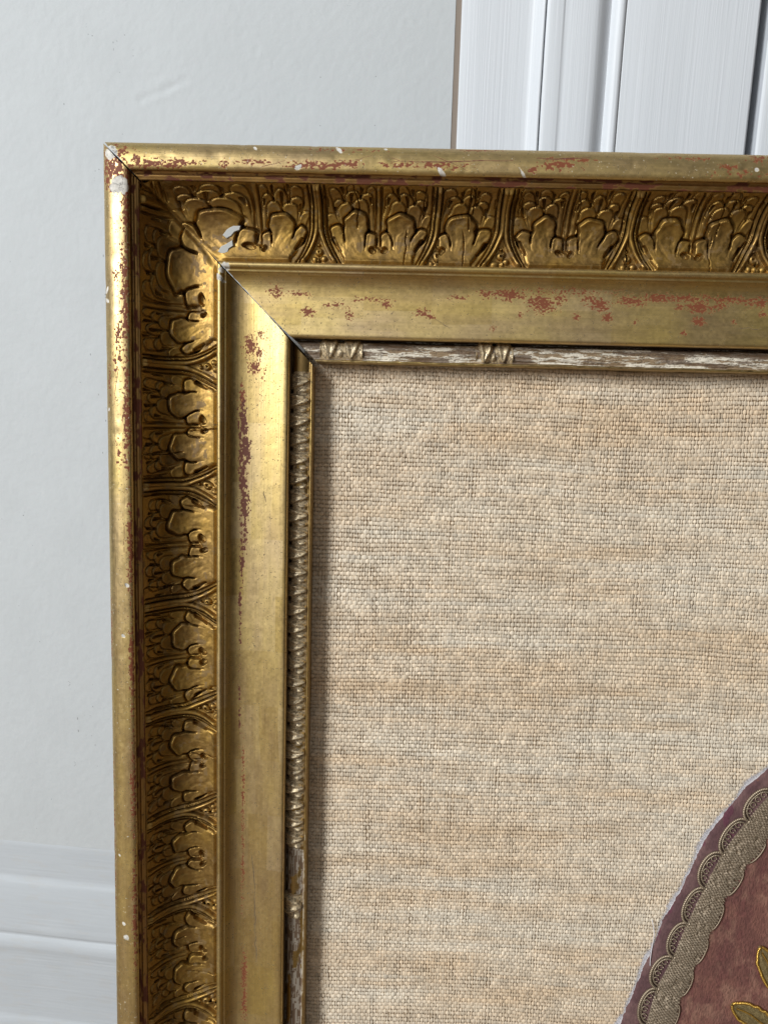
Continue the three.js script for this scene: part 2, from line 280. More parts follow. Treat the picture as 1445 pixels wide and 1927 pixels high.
// ----- pressed acanthus ornament: height in units of the cove's width. X = distance from the leaf's axis, t = 0 at the bead .. 1 at the lip
const cap = (x, y, ax, ay, bx, by, ra, rb) => { const dx = bx - ax, dy = by - ay, t = clamp(((x - ax) * dx + (y - ay) * dy) / (dx * dx + dy * dy)); return Math.hypot(x - ax - t * dx, y - ay - t * dy) - lerp(ra, rb, t); };
const dome = (d, w) => { if (d >= 0) return 0; const q = clamp(1 + d / w); return Math.sqrt(Math.max(0, 1 - q * q)); };
const HALF = 0.71;
function ornament(a, t, seed) {
  const side = a < 0 ? -1 : 1, nx = 0.034 * noise(a * 2.2 + seed, t * 4 + side * 5), ny = 0.038 * noise(a * 2.2 + 9 + seed, t * 4 + side * 3);
  const A = Math.abs(a), X = A * HALF + nx * sstep(0, 0.15, A), Y = t + ny;
  // frame of the leaf: two ribs that run together towards the lip
  const ribA = 0.975 - 0.255 * Math.pow(clamp((0.5 - t) / 0.5), 1.7), rx = A * HALF + nx * 0.25 * sstep(0, 0.15, A) - ribA * HALF;
  const inside = sstep(0.005, -0.03, rx + 0.035);
  // back leaves
  let hB = 0.06, dB = 1;
  for (const [bx, by, br, lev] of [[0.10, 0.94, 0.055, 0.14], [0.30, 0.95, 0.065, 0.14], [0.49, 0.91, 0.055, 0.14], [0.14, 0.84, 0.07, 0.24], [0.31, 0.86, 0.075, 0.24], [0.47, 0.80, 0.06, 0.24], [0.21, 0.755, 0.085, 0.38], [0.40, 0.735, 0.08, 0.36], [0.56, 0.62, 0.055, 0.34]]) {
    const d = cap(X, Y, bx * 0.8, 0.30, bx, by - br * 0.4, br * 1.15, br); if (d > 0.05) continue;
    if (d < 0) { const v = lev * 0.8 + 0.06 * sstep(-0.05, -0.008, d); hB = Math.max(hB, v * dome(d, 0.016)); }
    dB = Math.min(dB, Math.abs(d));
    if (d >= 0 && hB < lev) hB -= 0.45 * Math.exp(-Math.pow(d / 0.014, 2)) * sstep(0.55, 0.7, Y);
  }
  let slots = 0;
  for (const [sx, sy, ex, ey, w] of [[0.50, 0.66, 0.515, 0.74, 0.017], [0.315, 0.74, 0.325, 0.87, 0.015], [0.085, 0.76, 0.10, 0.83, 0.014], [0.215, 0.86, 0.22, 0.93, 0.013], [0.60, 0.76, 0.61, 0.86, 0.014], [0.40, 0.88, 0.41, 0.95, 0.013]]) {
    const d = cap(X, Y, sx, sy, ex, ey, w * 0.4, w * 1.2); slots = Math.max(slots, sstep(0.008, -0.012, d));
  }
  // front leaf: three lobes to a side on a plain base
  const sc = (cx, cy, n, ph) => 0.007 * Math.cos(Math.atan2(X - cx, Y - cy) * n + ph);
  const d1 = cap(X, Y, 0.115, 0.12, 0.10, 0.335, 0.075, 0.076) + 0.6 * sc(0.10, 0.33, 4, 1), d2 = cap(X, Y, 0.285, 0.08, 0.262, 0.52, 0.125, 0.145) + sc(0.262, 0.50, 6, seed * 2 + side), d3 = cap(X, Y, 0.38, 0.10, 0.50, 0.405, 0.055, 0.074) + 0.6 * sc(0.5, 0.4, 4, seed);
  const dBase = Math.max(Y - 0.22, X - 0.42);
  const dAll = Math.min(d1, d2, d3, dBase);
  const plate = (d, top, bulge) => d < 0 ? top * dome(d, 0.018) + bulge * dome(d, 0.16) : 0;
  let hF = Math.max(plate(d1, 0.60, 0.14), plate(d2, 0.60, 0.22), plate(d3, 0.60, 0.14));
  const k12 = Math.abs(d1 - d2), k23 = Math.abs(d2 - d3);
  const seams = Math.max(sstep(0.026, 0.010, k12) * sstep(0.23, 0.30, Y) * sstep(0.03, 0.01, Math.min(d1, d2)), sstep(0.026, 0.010, k23) * sstep(0.27, 0.34, Y) * sstep(0.03, 0.01, Math.min(d2, d3)));
  const baseBlend = sstep(0.34, 0.12, Y) * sstep(0.50, 0.38, X);
  if (dAll < 0) hF = lerp(hF, 0.95, baseBlend * sstep(0.0, -0.04, dAll));
  // veins that fan out from the foot of the leaf
  const fan = Math.atan2(X - 0.16, Y + 0.05), vein = Math.pow(Math.abs(Math.sin(fan * 11 + 0.6 * noise(X * 9 + seed, Y * 9))), 9);
  if (dAll < -0.012) hF -= 0.055 * (1 - Math.pow(1 - vein, 2)) * sstep(0.12, 0.3, Y) * sstep(-0.02, -0.05, dAll);
  // tips of the lobes curl forward, their middles are hollow
  hF += 0.22 * sstep(-0.075, -0.02, d2) * sstep(0.42, 0.60, Y) * (d2 < -0.012 ? 1 : 0) - 0.14 * sstep(-0.04, -0.12, d2) * sstep(0.25, 0.45, Y);
  let h = dAll < 0 ? Math.max(hF, hB) : hB;
  const outline = dAll >= 0 ? Math.exp(-Math.pow(dAll / 0.019, 2)) : sstep(-0.006, 0, dAll);
  h -= 1.15 * outline * sstep(0.20, 0.30, Y);
  h -= 1.4 * seams; h -= 1.0 * slots * (dAll > 0 ? 1 : 0);
  // drilled eyes beside the axis, and between outer lobe and rib
  const eye = cap(X, Y, 0.055, 0.165, 0.075, 0.20, 0.028, 0.034); h -= 1.3 * sstep(0.012, -0.016, eye) * sstep(0.012, 0.03, X);
  const eye2 = cap(X, Y, 0.445, 0.15, 0.525, 0.30, 0.010, 0.024); h -= 1.3 * sstep(0.01, -0.014, eye2);
  // axis
  h += (0.30 * sstep(0.022, 0.008, X) - 0.35 * sstep(0.014, 0.004, Math.abs(X - 0.03))) * sstep(0.36, 0.46, Y) * (dAll > 0 ? 1 : 0.3);
  // ribs
  const out = rx > -0.055;
  let hr = 0.95 * dome(Math.abs(rx) - 0.030, 0.03) + 0; const inner = 0.62 * dome(Math.abs(rx + 0.055) - 0.016, 0.016);
  hr = Math.max(hr, inner) - 0.7 * sstep(0.011, 0.003, Math.abs(rx + 0.036)) - 0.9 * sstep(0.014, 0.004, Math.abs(rx + 0.082));
  if (out) h = hr;
  if (rx <= -0.055 && rx > -0.10) h = Math.min(h, hr + 0.6 * sstep(-0.07, -0.10, rx));
  // small flower between the ribs
  if (rx > 0.028) {
    const px = X - HALF, fl = Math.hypot(px, (Y - 0.145) * 0.9);
    h = -0.35 + 0.9 * dome(fl - 0.055, 0.04) - 0.7 * sstep(0.022, 0.008, fl);
    for (const [qx, qy, q] of [[-0.065, 0.045, 0.04], [0, 0.035, 0.035], [0.0, 0.245, 0.022]]) { const d = Math.hypot(Math.abs(px) + qx, Y - qy) - q; h = Math.max(h, -0.35 + 0.85 * dome(d, q)); }
  }
  h += 0.06 * noise(a * 9 + seed, t * 10) + 0.014 * noise(a * 24 + seed, t * 26);
  return h;
}
const coveArc = arcs(coveProfile), coveLen = coveArc[coveArc.length - 1];
const coveNormal = coveProfile.map((p, i) => { const a = coveProfile[Math.max(0, i - 1)], b = coveProfile[Math.min(coveProfile.length - 1, i + 1)], dx = b[0] - a[0], dy = b[1] - a[1], l = Math.hypot(dx, dy); return [-dy / l, dx / l]; });
const lean15 = (p) => p[0] + (p[1] - 12.7) * 0.27, w0 = lean15(coveProfile[0]), w1 = lean15(coveProfile[coveProfile.length - 1]);
const RELIEF = 1.5;
function leafGeometry(r, sa, sb, aa, ab, n, m, seed, ends) {
  return grid(n, m, (i, j) => {
    const f = j * (coveProfile.length - 1), k = Math.min(coveProfile.length - 2, Math.floor(f)), e = f - k;
    const u = lerp(coveProfile[k][0], coveProfile[k + 1][0], e), h = lerp(coveProfile[k][1], coveProfile[k + 1][1], e), nu = lerp(coveNormal[k][0], coveNormal[k + 1][0], e), nh = lerp(coveNormal[k][1], coveNormal[k + 1][1], e);
    const lo = ends & 1 ? Math.max(sa, -u + gap(u, 1) * 0.3) : sa, hi = ends & 2 ? Math.min(sb, r.L + u - 0.1) : sb;
    const s = lerp(lo, Math.max(lo + 0.01, hi), i), a = lerp(aa, ab, (s - sa) / (sb - sa)), t = clamp((lean15([u, h]) - w0) / (w1 - w0));
    let H = ornament(ends & 1 && a < 0 ? a * 0.55 : a, t, seed) * RELIEF * sstep(0, 0.03, t) * sstep(1, 0.955, t);
    const dm = Math.min(s + u, r.L + u - s); H = lerp(0.45 + 0.35 * fbm(s * 0.16, u * 0.16, 3), H, lerp(0.12, 1, sstep(0.8, 4.5, dm)));
    if (ends & 1) H += (0.5 * Math.exp(-Math.pow((dm - 2.2) / 1.3, 2)) ) * sstep(0.05, 0.3, t);
    // drying cracks across the pressed ornament, different on every leaf
    for (let c = 0; c < 3; c++) { const at0 = lerp(sa, sb, (seed * (0.37 + 0.29 * c) + 0.21 * c) % 1), dc = Math.abs(s - at0 - 1.1 * noise(t * 4 + c, seed) - 0.3 * noise(t * 17, seed + c)); H -= 0.7 * sstep(0.26, 0.10, dc) * (c === 0 ? sstep(0.5, 0.36, t) : sstep(0.25 + 0.2 * c, 0.3 + 0.2 * c, t)); }
    // broken rim under the lip
    H += 0.35 * sstep(0.93, 0.97, t) * Math.max(0, fbm(s * 0.25 + seed, 3, 3));
    return [...at(r, s, u + nu * H, h + nh * H), s / 60, coveArc[k] / 60];
  }, r.flip);
}

// ----- slip with its row of small pressed leaves
const slipArc = arcs(slipProfile), slipLen = slipArc[slipArc.length - 1];
const slipLeft = matOf(paintMaps(2048, 64, (x, y, p) => {
  const S = TEX0 + x * TEXLEN, U = y * slipLen; gild(p, S, U, { seed: 91, gold: [0.40, 0.27, 0.105], rough: 0.42 });
  const edge = sstep(0.55, 0.6, y);
  const bare = sstep(-0.05, 0.05, fbm(S * 0.12, U * 0.4, 3) + sstep(170, 185, S) * 0.6 - 0.4) * (1 - edge) * sstep(160, 176, S);
  const n = fbm(S * 0.35, U * 2.2, 4); mixTo(p, n > 0.02 ? [0.40, 0.34, 0.27] : [0.16, 0.10, 0.06], bare); p.metal *= 1 - bare; p.rough = lerp(p.rough, 0.8, bare);
}), 0.00012);
const slipTop = matOf(paintMaps(2048, 128, (x, y, p) => {
  const S = TEX0 + x * TEXLEN, U = y * slipLen, n = fbm(S * 0.13 + 4, U * 1.3, 5), f = fbm(S * 0.5, U * 3.5 + 7, 4), b = fbm(S * 0.07 + 40, U * 0.5, 4);
  const white = sstep(-0.06, 0.10, n + 0.5 * f), t = 1 + 0.35 * f;
  p.r = 0.29 * t; p.g = 0.20 * t; p.b = 0.115 * t; mixTo(p, [0.76 * t, 0.69 * t, 0.57 * t], white);
  const brown = sstep(0.10, 0.22, b + 0.4 * f); mixTo(p, [0.14, 0.085, 0.05], brown * 0.85);
  const cracks = sstep(0.035, 0.01, Math.abs(fbm(S * 0.35, U * 1.5 + 60, 3))); mixTo(p, [0.06, 0.045, 0.03], cracks * 0.8);
  p.rough = 0.75; p.metal = 0; p.bump = 0.5 + 0.5 * n + 0.3 * f - 0.3 * cracks;
  if (U > arcAt(slipProfile, slipArc, 1.15)) { gild(p, S, U, { seed: 5, gold: [0.40, 0.29, 0.13], rough: 0.45 }); }
}), 0.0005);
const tipMat = matOf(paintMaps(256, 256, (x, y, p) => { const n = fbm(x * 12, y * 12, 4), f = fbm(x * 50, y * 50, 2); const l = 1 + 0.5 * n + 0.3 * f; p.r = 0.56 * l; p.g = 0.44 * l; p.b = 0.275 * l; p.metal = 0.4; p.rough = 0.40 + 0.2 * n; p.bump = 0.5 + 0.4 * f; const g = sstep(0.12, 0.3, fbm(x * 20 + 5, y * 20, 3)); mixTo(p, [0.07, 0.045, 0.03], g * 0.7); p.metal *= 1 - 0.6 * g; }), 0.0001);
function tipHeight(a, v, seed) {                        // a -1..1 along, v 0 outer edge .. 1 towards the opening
  const x = a + 0.16 * (v - 0.4) + 0.08 * noise(v * 3, seed), A = Math.abs(x);
  const W = v < 0.3 ? 0.66 + 0.22 * Math.sin(v / 0.3 * Math.PI / 2) : 0.88 * Math.pow(clamp((0.96 - v) / 0.66), 0.5), d = A - W;
  const rim = Math.exp(-Math.pow((d + 0.16) / 0.13, 2));
  let h = d < 0 && v < 0.96 ? dome(d, 0.42) * (0.78 - 0.30 * sstep(0.25, 0.6, v) * sstep(-0.25, -0.6, d)) + 0.16 * rim * sstep(0.2, 0.4, v) : 0;
  h -= 0.25 * Math.exp(-Math.pow(d / 0.06, 2));
  const dart = Math.max(0, 1 - Math.hypot((1.0 - A) / 0.26, (v - 0.82) / 0.13)); h = Math.max(h, 0.6 * Math.pow(dart, 0.6));
  h *= sstep(0, 0.05, v) * sstep(1, 0.95, v);
  return h + 0.06 * noise(a * 4 + seed, v * 5);
}
function tipGeometry(r, s0, s1, n, m, seed) {
  const cut = slipProfile.slice(1, 9), arc = arcs(cut), tot = arc[arc.length - 1];
  return grid(n, m, (i, j) => {
    const q = j * tot; let k = 0; while (k < cut.length - 2 && arc[k + 1] < q) k++;
    const e = (q - arc[k]) / (arc[k + 1] - arc[k]), u = lerp(cut[k][0], cut[k + 1][0], e), h = lerp(cut[k][1], cut[k + 1][1], e), dx = cut[k + 1][0] - cut[k][0], dy = cut[k + 1][1] - cut[k][1], l = Math.hypot(dx, dy);
    const s = lerp(s0, s1, i), H = 0.10 + 1.75 * tipHeight(i * 2 - 1, j, seed) * (0.9 + 0.3 * noise(seed, 4));
    // scalloped outer edge
    const bulge = j < 0.3 ? 0.55 * Math.sqrt(Math.max(0, 1 - Math.pow(i * 2 - 1, 2))) * sstep(0.3, 0.1, j) : 0;
    return [...at(r, s, u + dy / l * H + bulge * 0.8, h - dx / l * H), i + seed * 0.37, j];
  }, !r.flip);
}

const gilt = group('gilt_frame', 'antique gilt picture frame with acanthus leaf cove and worn red patches', 'picture frame');
const bodyProfile = [[69.3, 17], [69.4, 8], [69.0, -14], [4, -14], [4, -4.2], [0.0, -4.0], [0, -2.6], [8.5, 1.2], [8.3, 6.4], [33.4, 8.5], [40, 5], [52, 7], [58.6, 19], [60, 24.5], [69.3, 17]];
const stemTop = [379, 599, 824, 945, 1179, 1422, 1662].map((x) => pix(x, 497 + (x - 600) * 0.018, 13)[0]);
const stemLeft = [477, 689, 916, 1136, 1338, 1531, 1705, 1889, 2064].map((y) => -pix(405, y, 13)[1]);
for (const [side, r] of Object.entries(rails)) {
  const near = r.wear === 1, look = side === 'top' || side === 'bottom' ? 'top' : 'left';
  const rail = mesh('rail', moulding(r, bodyProfile, near ? 40 : 8, 1, { wob: 0 }), bareWood, gilt);
  rail.userData.label = `${{ top: 'upper', left: 'left', right: 'right', bottom: 'lower' }[side]} rail of the frame`;
  mesh('lip', moulding(r, lipProfile, near ? 420 : 40, 2, { wob: 0.09, bite: 0.5 }), lipMat[look], rail);
  mesh('fillet', moulding(r, filletProfile, near ? 260 : 20, 3, { wob: 0.14 }), filletMat, rail);
  mesh('frieze', moulding(r, friezeProfile, near ? 420 : 30, 4, { wob: 0.045 }), friezeMat[look], rail);
  mesh('slip', moulding(r, slipProfile, near ? 700 : 30, 5, { wob: side === 'top' ? 0.30 : 0.12, bite: side === 'top' ? 0.5 : 0 }), look === 'top' ? slipTop : slipLeft, rail);
  // pressed leaves
  let stems = near ? (side === 'top' ? stemTop.slice() : stemLeft.slice()) : [-10, 33];
  while (stems[stems.length - 1] < r.L + 30) stems.push(stems[stems.length - 1] + 46);
  const last = stems.length - 2;
  for (let k = 0; k <= last; k++) {
    const inView = near && k < (side === 'top' ? 6 : 8), halfLeaf = side === 'top' && k === 2;
    const first = k === 0, end = k === last, sa = stems[k], sb = stems[k + 1];
    const nn = inView ? (halfLeaf ? 130 : 250) : 44, mm = inView ? 185 : 36;
    // the first and last leaf of a rail run into the mitre
    mesh('acanthus_leaf', first ? leafGeometry(r, sa - (sb - sa), sb, -3, 1, inView ? 300 : 60, mm, 3 + k, 1) : leafGeometry(r, sa, end ? sb + 40 : sb, halfLeaf ? 0.04 : -1, end ? 1 + 80 / (sb - sa) : 1, nn, mm, 3 + k * 1.7 + (side === 'left' ? 40 : 0), end ? 2 : 0), coveMat, rail);
  }
  // small leaves along the slip: a full row down the left rail as far as the break, two short runs on the top rail
  if (near) {
    const runs = side === 'top' ? [[603, 683, 2], [894, 964, 2]] : [[700, 1590, 26], [1676, 1722, 1]];
    for (const [p0, p1, n] of runs) {
      const f = (p) => side === 'top' ? pix(p, 665, 5.5)[0] : -pix(565, p, 5.5)[1], s0 = f(p0), s1 = f(p1);
      for (let k = 0; k < n; k++) mesh('leaf_tip', tipGeometry(r, lerp(s0, s1, k / n), lerp(s0, s1, (k + 1) / n), 40, 34, k + p0 * 0.01), tipMat, rail);
    }
  }
}

// bare gesso where the ornament has broken away by the corner
{
  const gessoMat = new THREE.MeshStandardMaterial({ color: new THREE.Color().setRGB(0.50, 0.50, 0.48), roughness: 0.9 });
  for (const pts of [[[411, 472], [417, 463], [426, 459], [437, 452], [438, 461], [430, 466], [428, 472], [419, 476]], [[420, 441], [428, 431], [440, 424], [452, 425], [450, 431], [441, 434], [434, 442], [426, 446]]]) {
    const loc = pts.map(([x, y]) => pix(x, y, 13.4)), cx = loc.reduce((s, q) => s + q[0], 0) / loc.length, cy = loc.reduce((s, q) => s + q[1], 0) / loc.length;
    const sh = new THREE.Shape(loc.map(([x, y]) => new THREE.Vector2((x - cx) * K, (y - cy) * K)));
    const g = new THREE.ExtrudeGeometry(sh, { depth: 1.2 * K, bevelEnabled: true, bevelSize: 0.15 * K, bevelThickness: 0.15 * K, bevelSegments: 1 });
    g.rotateX(0.12); g.translate(cx * K, cy * K, 11.9 * K); mesh('gesso_chip', g, gessoMat, gilt);
  }
}

// ---------------------------------------------------------------- linen
const SINK = 1.0;                                     // the linen lies this much deeper, mm
const linen = group('linen_panel', 'coarse natural woven linen panel stretched inside the gilt frame', 'fabric panel', true, undefined, SINK);
const PW = 1.075, PH = 1.55;
{
  const linenMat = new THREE.MeshStandardMaterial({ color: 0xffffff, roughness: 0.9 });
  const backMat = new THREE.MeshStandardMaterial({ color: new THREE.Color().setRGB(0.58, 0.45, 0.30), roughness: 1 });
  const board = new THREE.BoxGeometry((SW + 6) * K, (SH + 6) * K, 1 * K); board.translate(SW / 2 * K, -SH / 2 * K, -1.1 * K);
  mesh('backing', board, backMat, linen);
  const x0 = -3, x1 = 240, y0 = 3, y1 = -330;          // woven threads as far as a view past the picture's edge
  const nx = Math.floor((x1 - x0) / PW), ny = Math.floor((y0 - y1) / PH);
  const float = new THREE.SphereGeometry(1, 12, 8);
  const weft = [], warp = [], cW = [], cP = [], r = rng(5), m = new THREE.Matrix4(), q = new THREE.Quaternion(), e = new THREE.Euler();
  const rowTone = [...Array(ny)].map(() => r()), colTone = [...Array(nx)].map(() => r()), rowFat = [...Array(ny)].map(() => 0.95 + 0.12 * r()), colFat = [...Array(nx)].map(() => 0.8 + 0.45 * r());
  const tint = (x, y, a, w) => {
    const warm = 0.42 + 0.55 * fbm(x * 0.012 + 3, y * 0.05, 3) + 0.6 * fbm(x * 0.035, y * 0.22 + 9, 3) + 0.25 * (a - 0.5), v = 0.86 + 0.14 * (a - 0.5) + 0.20 * (w - 0.5) + 0.16 * fbm(x * 0.3, y * 0.3, 2), k = clamp(warm);
    return [v * lerp(0.84, 0.765, k), v * lerp(0.728, 0.582, k), v * lerp(0.578, 0.392, k)];
  };
  for (let j = 0; j < ny; j++) for (let i = 0; i < nx; i++) {
    const gx = x0 + i * PW, gy = y0 - j * PH, x = gx + 0.28 * noise(i * 0.3, j * 0.07) + 0.7 * noise(gx * 0.03, gy * 0.03) + 0.10 * (r() - 0.5), y = gy + 0.30 * noise(i * 0.09 + 50, j * 0.3) + 1.3 * noise(gx * 0.016 + 9, gy * 0.02) + 0.12 * (r() - 0.5);
    const over = (i + j) % 2 === 0, c = tint(x, y, over ? rowTone[j] : colTone[i], r());
    if (over) { e.set(0.14 * (r() - 0.5), 0.3 * (r() - 0.5), -0.12 + 0.5 * (r() - 0.5)); q.setFromEuler(e); m.compose(new THREE.Vector3(x * K, y * K, -0.12 * K), q, new THREE.Vector3(0.97 * K * (0.80 + 0.36 * r()) * (1 + 0.18 * noise(x * 0.4, j * 3.7)), 0.84 * (1 + 0.22 * noise(x * 0.25, j * 5.3)) * rowFat[j] * K * (0.82 + 0.32 * r()), 0.58 * K * (0.78 + 0.45 * r()))); weft.push(...m.elements); cW.push(...c); }
    else { e.set(0, 0, 0.3 * (r() - 0.5)); q.setFromEuler(e); m.compose(new THREE.Vector3(x * K, y * K, -0.16 * K), q, new THREE.Vector3(0.40 * colFat[i] * K, 1.0 * K, 0.50 * K * (0.8 + 0.4 * r()))); warp.push(...m.elements); cP.push(...c.map((v) => v * 0.95)); }
  }
  for (const [name, a, c] of [['weft_threads', weft, cW], ['warp_threads', warp, cP]]) {
    const im = new THREE.InstancedMesh(float, linenMat, a.length / 16); im.name = name; im.instanceMatrix.array.set(a); im.userData.kind = 'stuff';
    im.instanceColor = new THREE.InstancedBufferAttribute(new Float32Array(c), 3); im.castShadow = im.receiveShadow = true; linen.add(im);
  }
  // loose fibres standing off the weave
  const hairs = [], hr = rng(91);
  for (let k = 0; k < 420; k++) {
    const x = 2 + hr() * 185, y = -2 - hr() * 270, a = hr() * 6.3, l = 1.2 + 3.2 * hr() * hr(), b = (hr() - 0.5) * 2.2;
    const pts = [0, 0.33, 0.66, 1].map((t) => new THREE.Vector3((x + Math.cos(a + b * t) * l * t) * K, (y + Math.sin(a + b * t) * l * t) * K, (0.35 + 0.5 * Math.sin(Math.PI * t) * hr()) * K));
    hairs.push(new THREE.TubeGeometry(new THREE.CatmullRomCurve3(pts), 5, (0.035 + 0.03 * hr()) * K, 3));
  }
  const fz = mesh('loose_fibres', mergeGeometries(hairs), new THREE.MeshStandardMaterial({ color: new THREE.Color().setRGB(0.66, 0.57, 0.44), roughness: 0.8 }), linen); fz.userData.kind = 'stuff';
}

// ---------------------------------------------------------------- velvet piece with metal braid
const velvet = group('velvet_applique', 'plum velvet textile piece with scalloped metal braid and gold leaves, laid on linen', 'textile', true, undefined, SINK);
{
  const edgePx = [[1560, 1360], [1500, 1398], [1445, 1444], [1418, 1466], [1403, 1479], [1390, 1496], [1362, 1530], [1338, 1561], [1319, 1591], [1302, 1627], [1278, 1676], [1262, 1704], [1248, 1728], [1231, 1774], [1209, 1821], [1193, 1859], [1168, 1919], [1140, 1990], [1112, 2070], [1090, 2160]];
  const edge = new THREE.CatmullRomCurve3(edgePx.map(([x, y]) => { const p = pix(x, y, -0.6); return new THREE.Vector3(p[0], p[1], 0); }), false, 'centripetal');
  const EN = 260, ep = edge.getSpacedPoints(EN), right = 300;
  const nap = matOf(paintMaps(1024, 1024, (x, y, p) => {
    const X = x * 140, Y = y * 140, a = fbm(X * 0.075, Y * 0.06, 4), b = fbm(X * 0.19 + 30, Y * 0.12, 4), f = fbm(X * 2.2, Y * 0.9, 3), g = fbm(X * 0.5 + 7, Y * 0.22, 3);
    p.r = 0.205; p.g = 0.085; p.b = 0.064; mixTo(p, [0.14, 0.054, 0.046], sstep(-0.15, 0.35, a) * 0.8); mixTo(p, [0.29, 0.15, 0.105], sstep(-0.05, 0.5, b) * 0.7); mixTo(p, [0.15, 0.05, 0.045], sstep(0.1, 0.4, g) * 0.5);
    const l = 1 + 0.45 * f; p.r *= l; p.g *= l; p.b *= l; p.rough = 0.92; p.bump = 0.5 + 0.5 * f;
  }), 0.0004);
  nap.metalness = 0; nap.metalnessMap = null;
  const pile = new THREE.MeshPhysicalMaterial({ map: nap.map, bumpMap: nap.bumpMap, bumpScale: 0.0003, roughness: 0.95, sheen: 0.2, sheenRoughness: 0.5, sheenColor: new THREE.Color().setRGB(0.5, 0.35, 0.34) });
  // the piece: from its edge to past the picture's right side, gently uneven
  const surf = (i, j) => {
    const q = ep[Math.round(i * EN)], lim = Math.max(q.x + 25, right - 40 + 20 * i), ragged = 0.45 * fbm(i * 60, 3, 3) + 0.25 * noise(i * 220, 8);
    const x = lerp(q.x + ragged, lim, j * j * 0.4 + j * 0.6), y = q.y;
    return [x, y, 1.15 + 0.25 * fbm(x * 0.06, y * 0.06, 3) - 0.45 * sstep(0.02, 0, j), x / 140, y / 140];
  };
  mesh('velvet', grid(EN, 90, surf), pile, velvet);
  // the margin outside the braid kept its darker plum dye
  const plum = matOf(paintMaps(512, 512, (x, y, p) => { const X = x * 100, Y = y * 100, a = fbm(X * 0.11, Y * 0.09, 4), f = fbm(X * 2.2, Y * 0.9, 3), l = 1 + 0.4 * f; p.r = 0.125; p.g = 0.062; p.b = 0.064; mixTo(p, [0.175, 0.095, 0.09], sstep(-0.1, 0.4, a)); mixTo(p, [0.13, 0.035, 0.06], sstep(0.25, 0.45, fbm(X * 0.2 + 9, Y * 0.1, 3)) * 0.7); p.r *= l; p.g *= l; p.b *= l; }, { orm: false, bump: false }), 0);
  plum.metalness = 0; plum.roughness = 0.95;
  mesh('velvet_margin', grid(EN, 14, (i, j) => { const q = surf(i, 0), tn = edge.getTangent(clamp(i)), o = 9.5 * j, x = q[0] - tn.y * o + 0.05 * (1 - j), y = q[1] + tn.x * o; return [x, y, 1.28 + 0.25 * fbm(x * 0.06, y * 0.06, 3) - 0.45 * sstep(0.12, 0, j), x / 100, y / 100]; }), plum, velvet);
  // pale lining that frays out along the cut edge
  const liningMat = new THREE.MeshStandardMaterial({ color: new THREE.Color().setRGB(0.78, 0.75, 0.77), roughness: 0.9 });
  mesh('lining', grid(EN, 6, (i, j) => {
    const q = ep[Math.round(i * EN)], tn = edge.getTangent(clamp(i)), wd = 0.25 + 1.2 * clamp(0.35 + 2.0 * fbm(i * 22 + 4, 1, 3)) + 0.35 * noise(i * 300, 2);
    const o = lerp(-3, wd, j); return [q.x + tn.y * o, q.y - tn.x * o, 0.68 - 0.12 * j, 0, 0];
  }, true), liningMat, velvet);
  const fray = [], fr = rng(33);
  for (let k = 0; k < 3600; k++) {
    const i = fr(), q = edge.getPointAt(i), tn = edge.getTangentAt(i), wd = 0.25 + 1.2 * clamp(0.35 + 2.0 * fbm(i * 22 + 4, 1, 3)), l = wd * (0.6 + 0.6 * fr()) + (0.25 + 1.3 * Math.pow(fr(), 3)), sl = (fr() - 0.5) * 1.6;
    const pts = [0, 0.5, 1].map((t) => new THREE.Vector3((q.x + tn.y * l * t + tn.x * sl * t) * K, (q.y - tn.x * l * t + tn.y * sl * t) * K, (0.6 + 0.35 * t * fr()) * K));
    fray.push(new THREE.TubeGeometry(new THREE.CatmullRomCurve3(pts), 3, 0.042 * K, 3));
  }
  const fm = mesh('frayed_threads', mergeGeometries(fray), liningMat, velvet); fm.userData.kind = 'stuff';
  const tail = new THREE.CatmullRomCurve3([[1226, 1730], [1229, 1755], [1226, 1780], [1222, 1800], [1222, 1816]].map(([x, y], k) => { const p = pix(x, y, 0); return new THREE.Vector3(p[0] * K, p[1] * K, (1.3 + 0.5 * (k % 2)) * K); }));
  mesh('loose_thread', new THREE.TubeGeometry(tail, 24, 0.16 * K, 5), liningMat, velvet);

  // braid: woven body between its outer line (where the scallops meet) and its inner line
  const metalA = new THREE.MeshStandardMaterial({ color: new THREE.Color().setRGB(0.36, 0.285, 0.205), metalness: 0.6, roughness: 0.58 });
  const metalB = new THREE.MeshStandardMaterial({ color: new THREE.Color().setRGB(0.37, 0.29, 0.205), metalness: 0.7, roughness: 0.42 });
  const meet = [[1560, 1400], [1502, 1440], [1452, 1487], [1403, 1542], [1357, 1604], [1323, 1669], [1291, 1735], [1264, 1798], [1234, 1857], [1213, 1926], [1190, 1996], [1168, 2066]].map(([x, y]) => { const p = pix(x, y, 0); return new THREE.Vector3(p[0], p[1], 0); });
  const meetIn = [[1608, 1444], [1545, 1484], [1493, 1530], [1445, 1574], [1403, 1628], [1364, 1690], [1334, 1755], [1306, 1818], [1279, 1878], [1258, 1940], [1236, 2010], [1212, 2080]].map(([x, y]) => { const p = pix(x, y, 0); return new THREE.Vector3(p[0], p[1], 0); });
  const lo = new THREE.CatmullRomCurve3(meet), li = new THREE.CatmullRomCurve3(meetIn), N = meet.length - 1;
  const zb = 1.5;
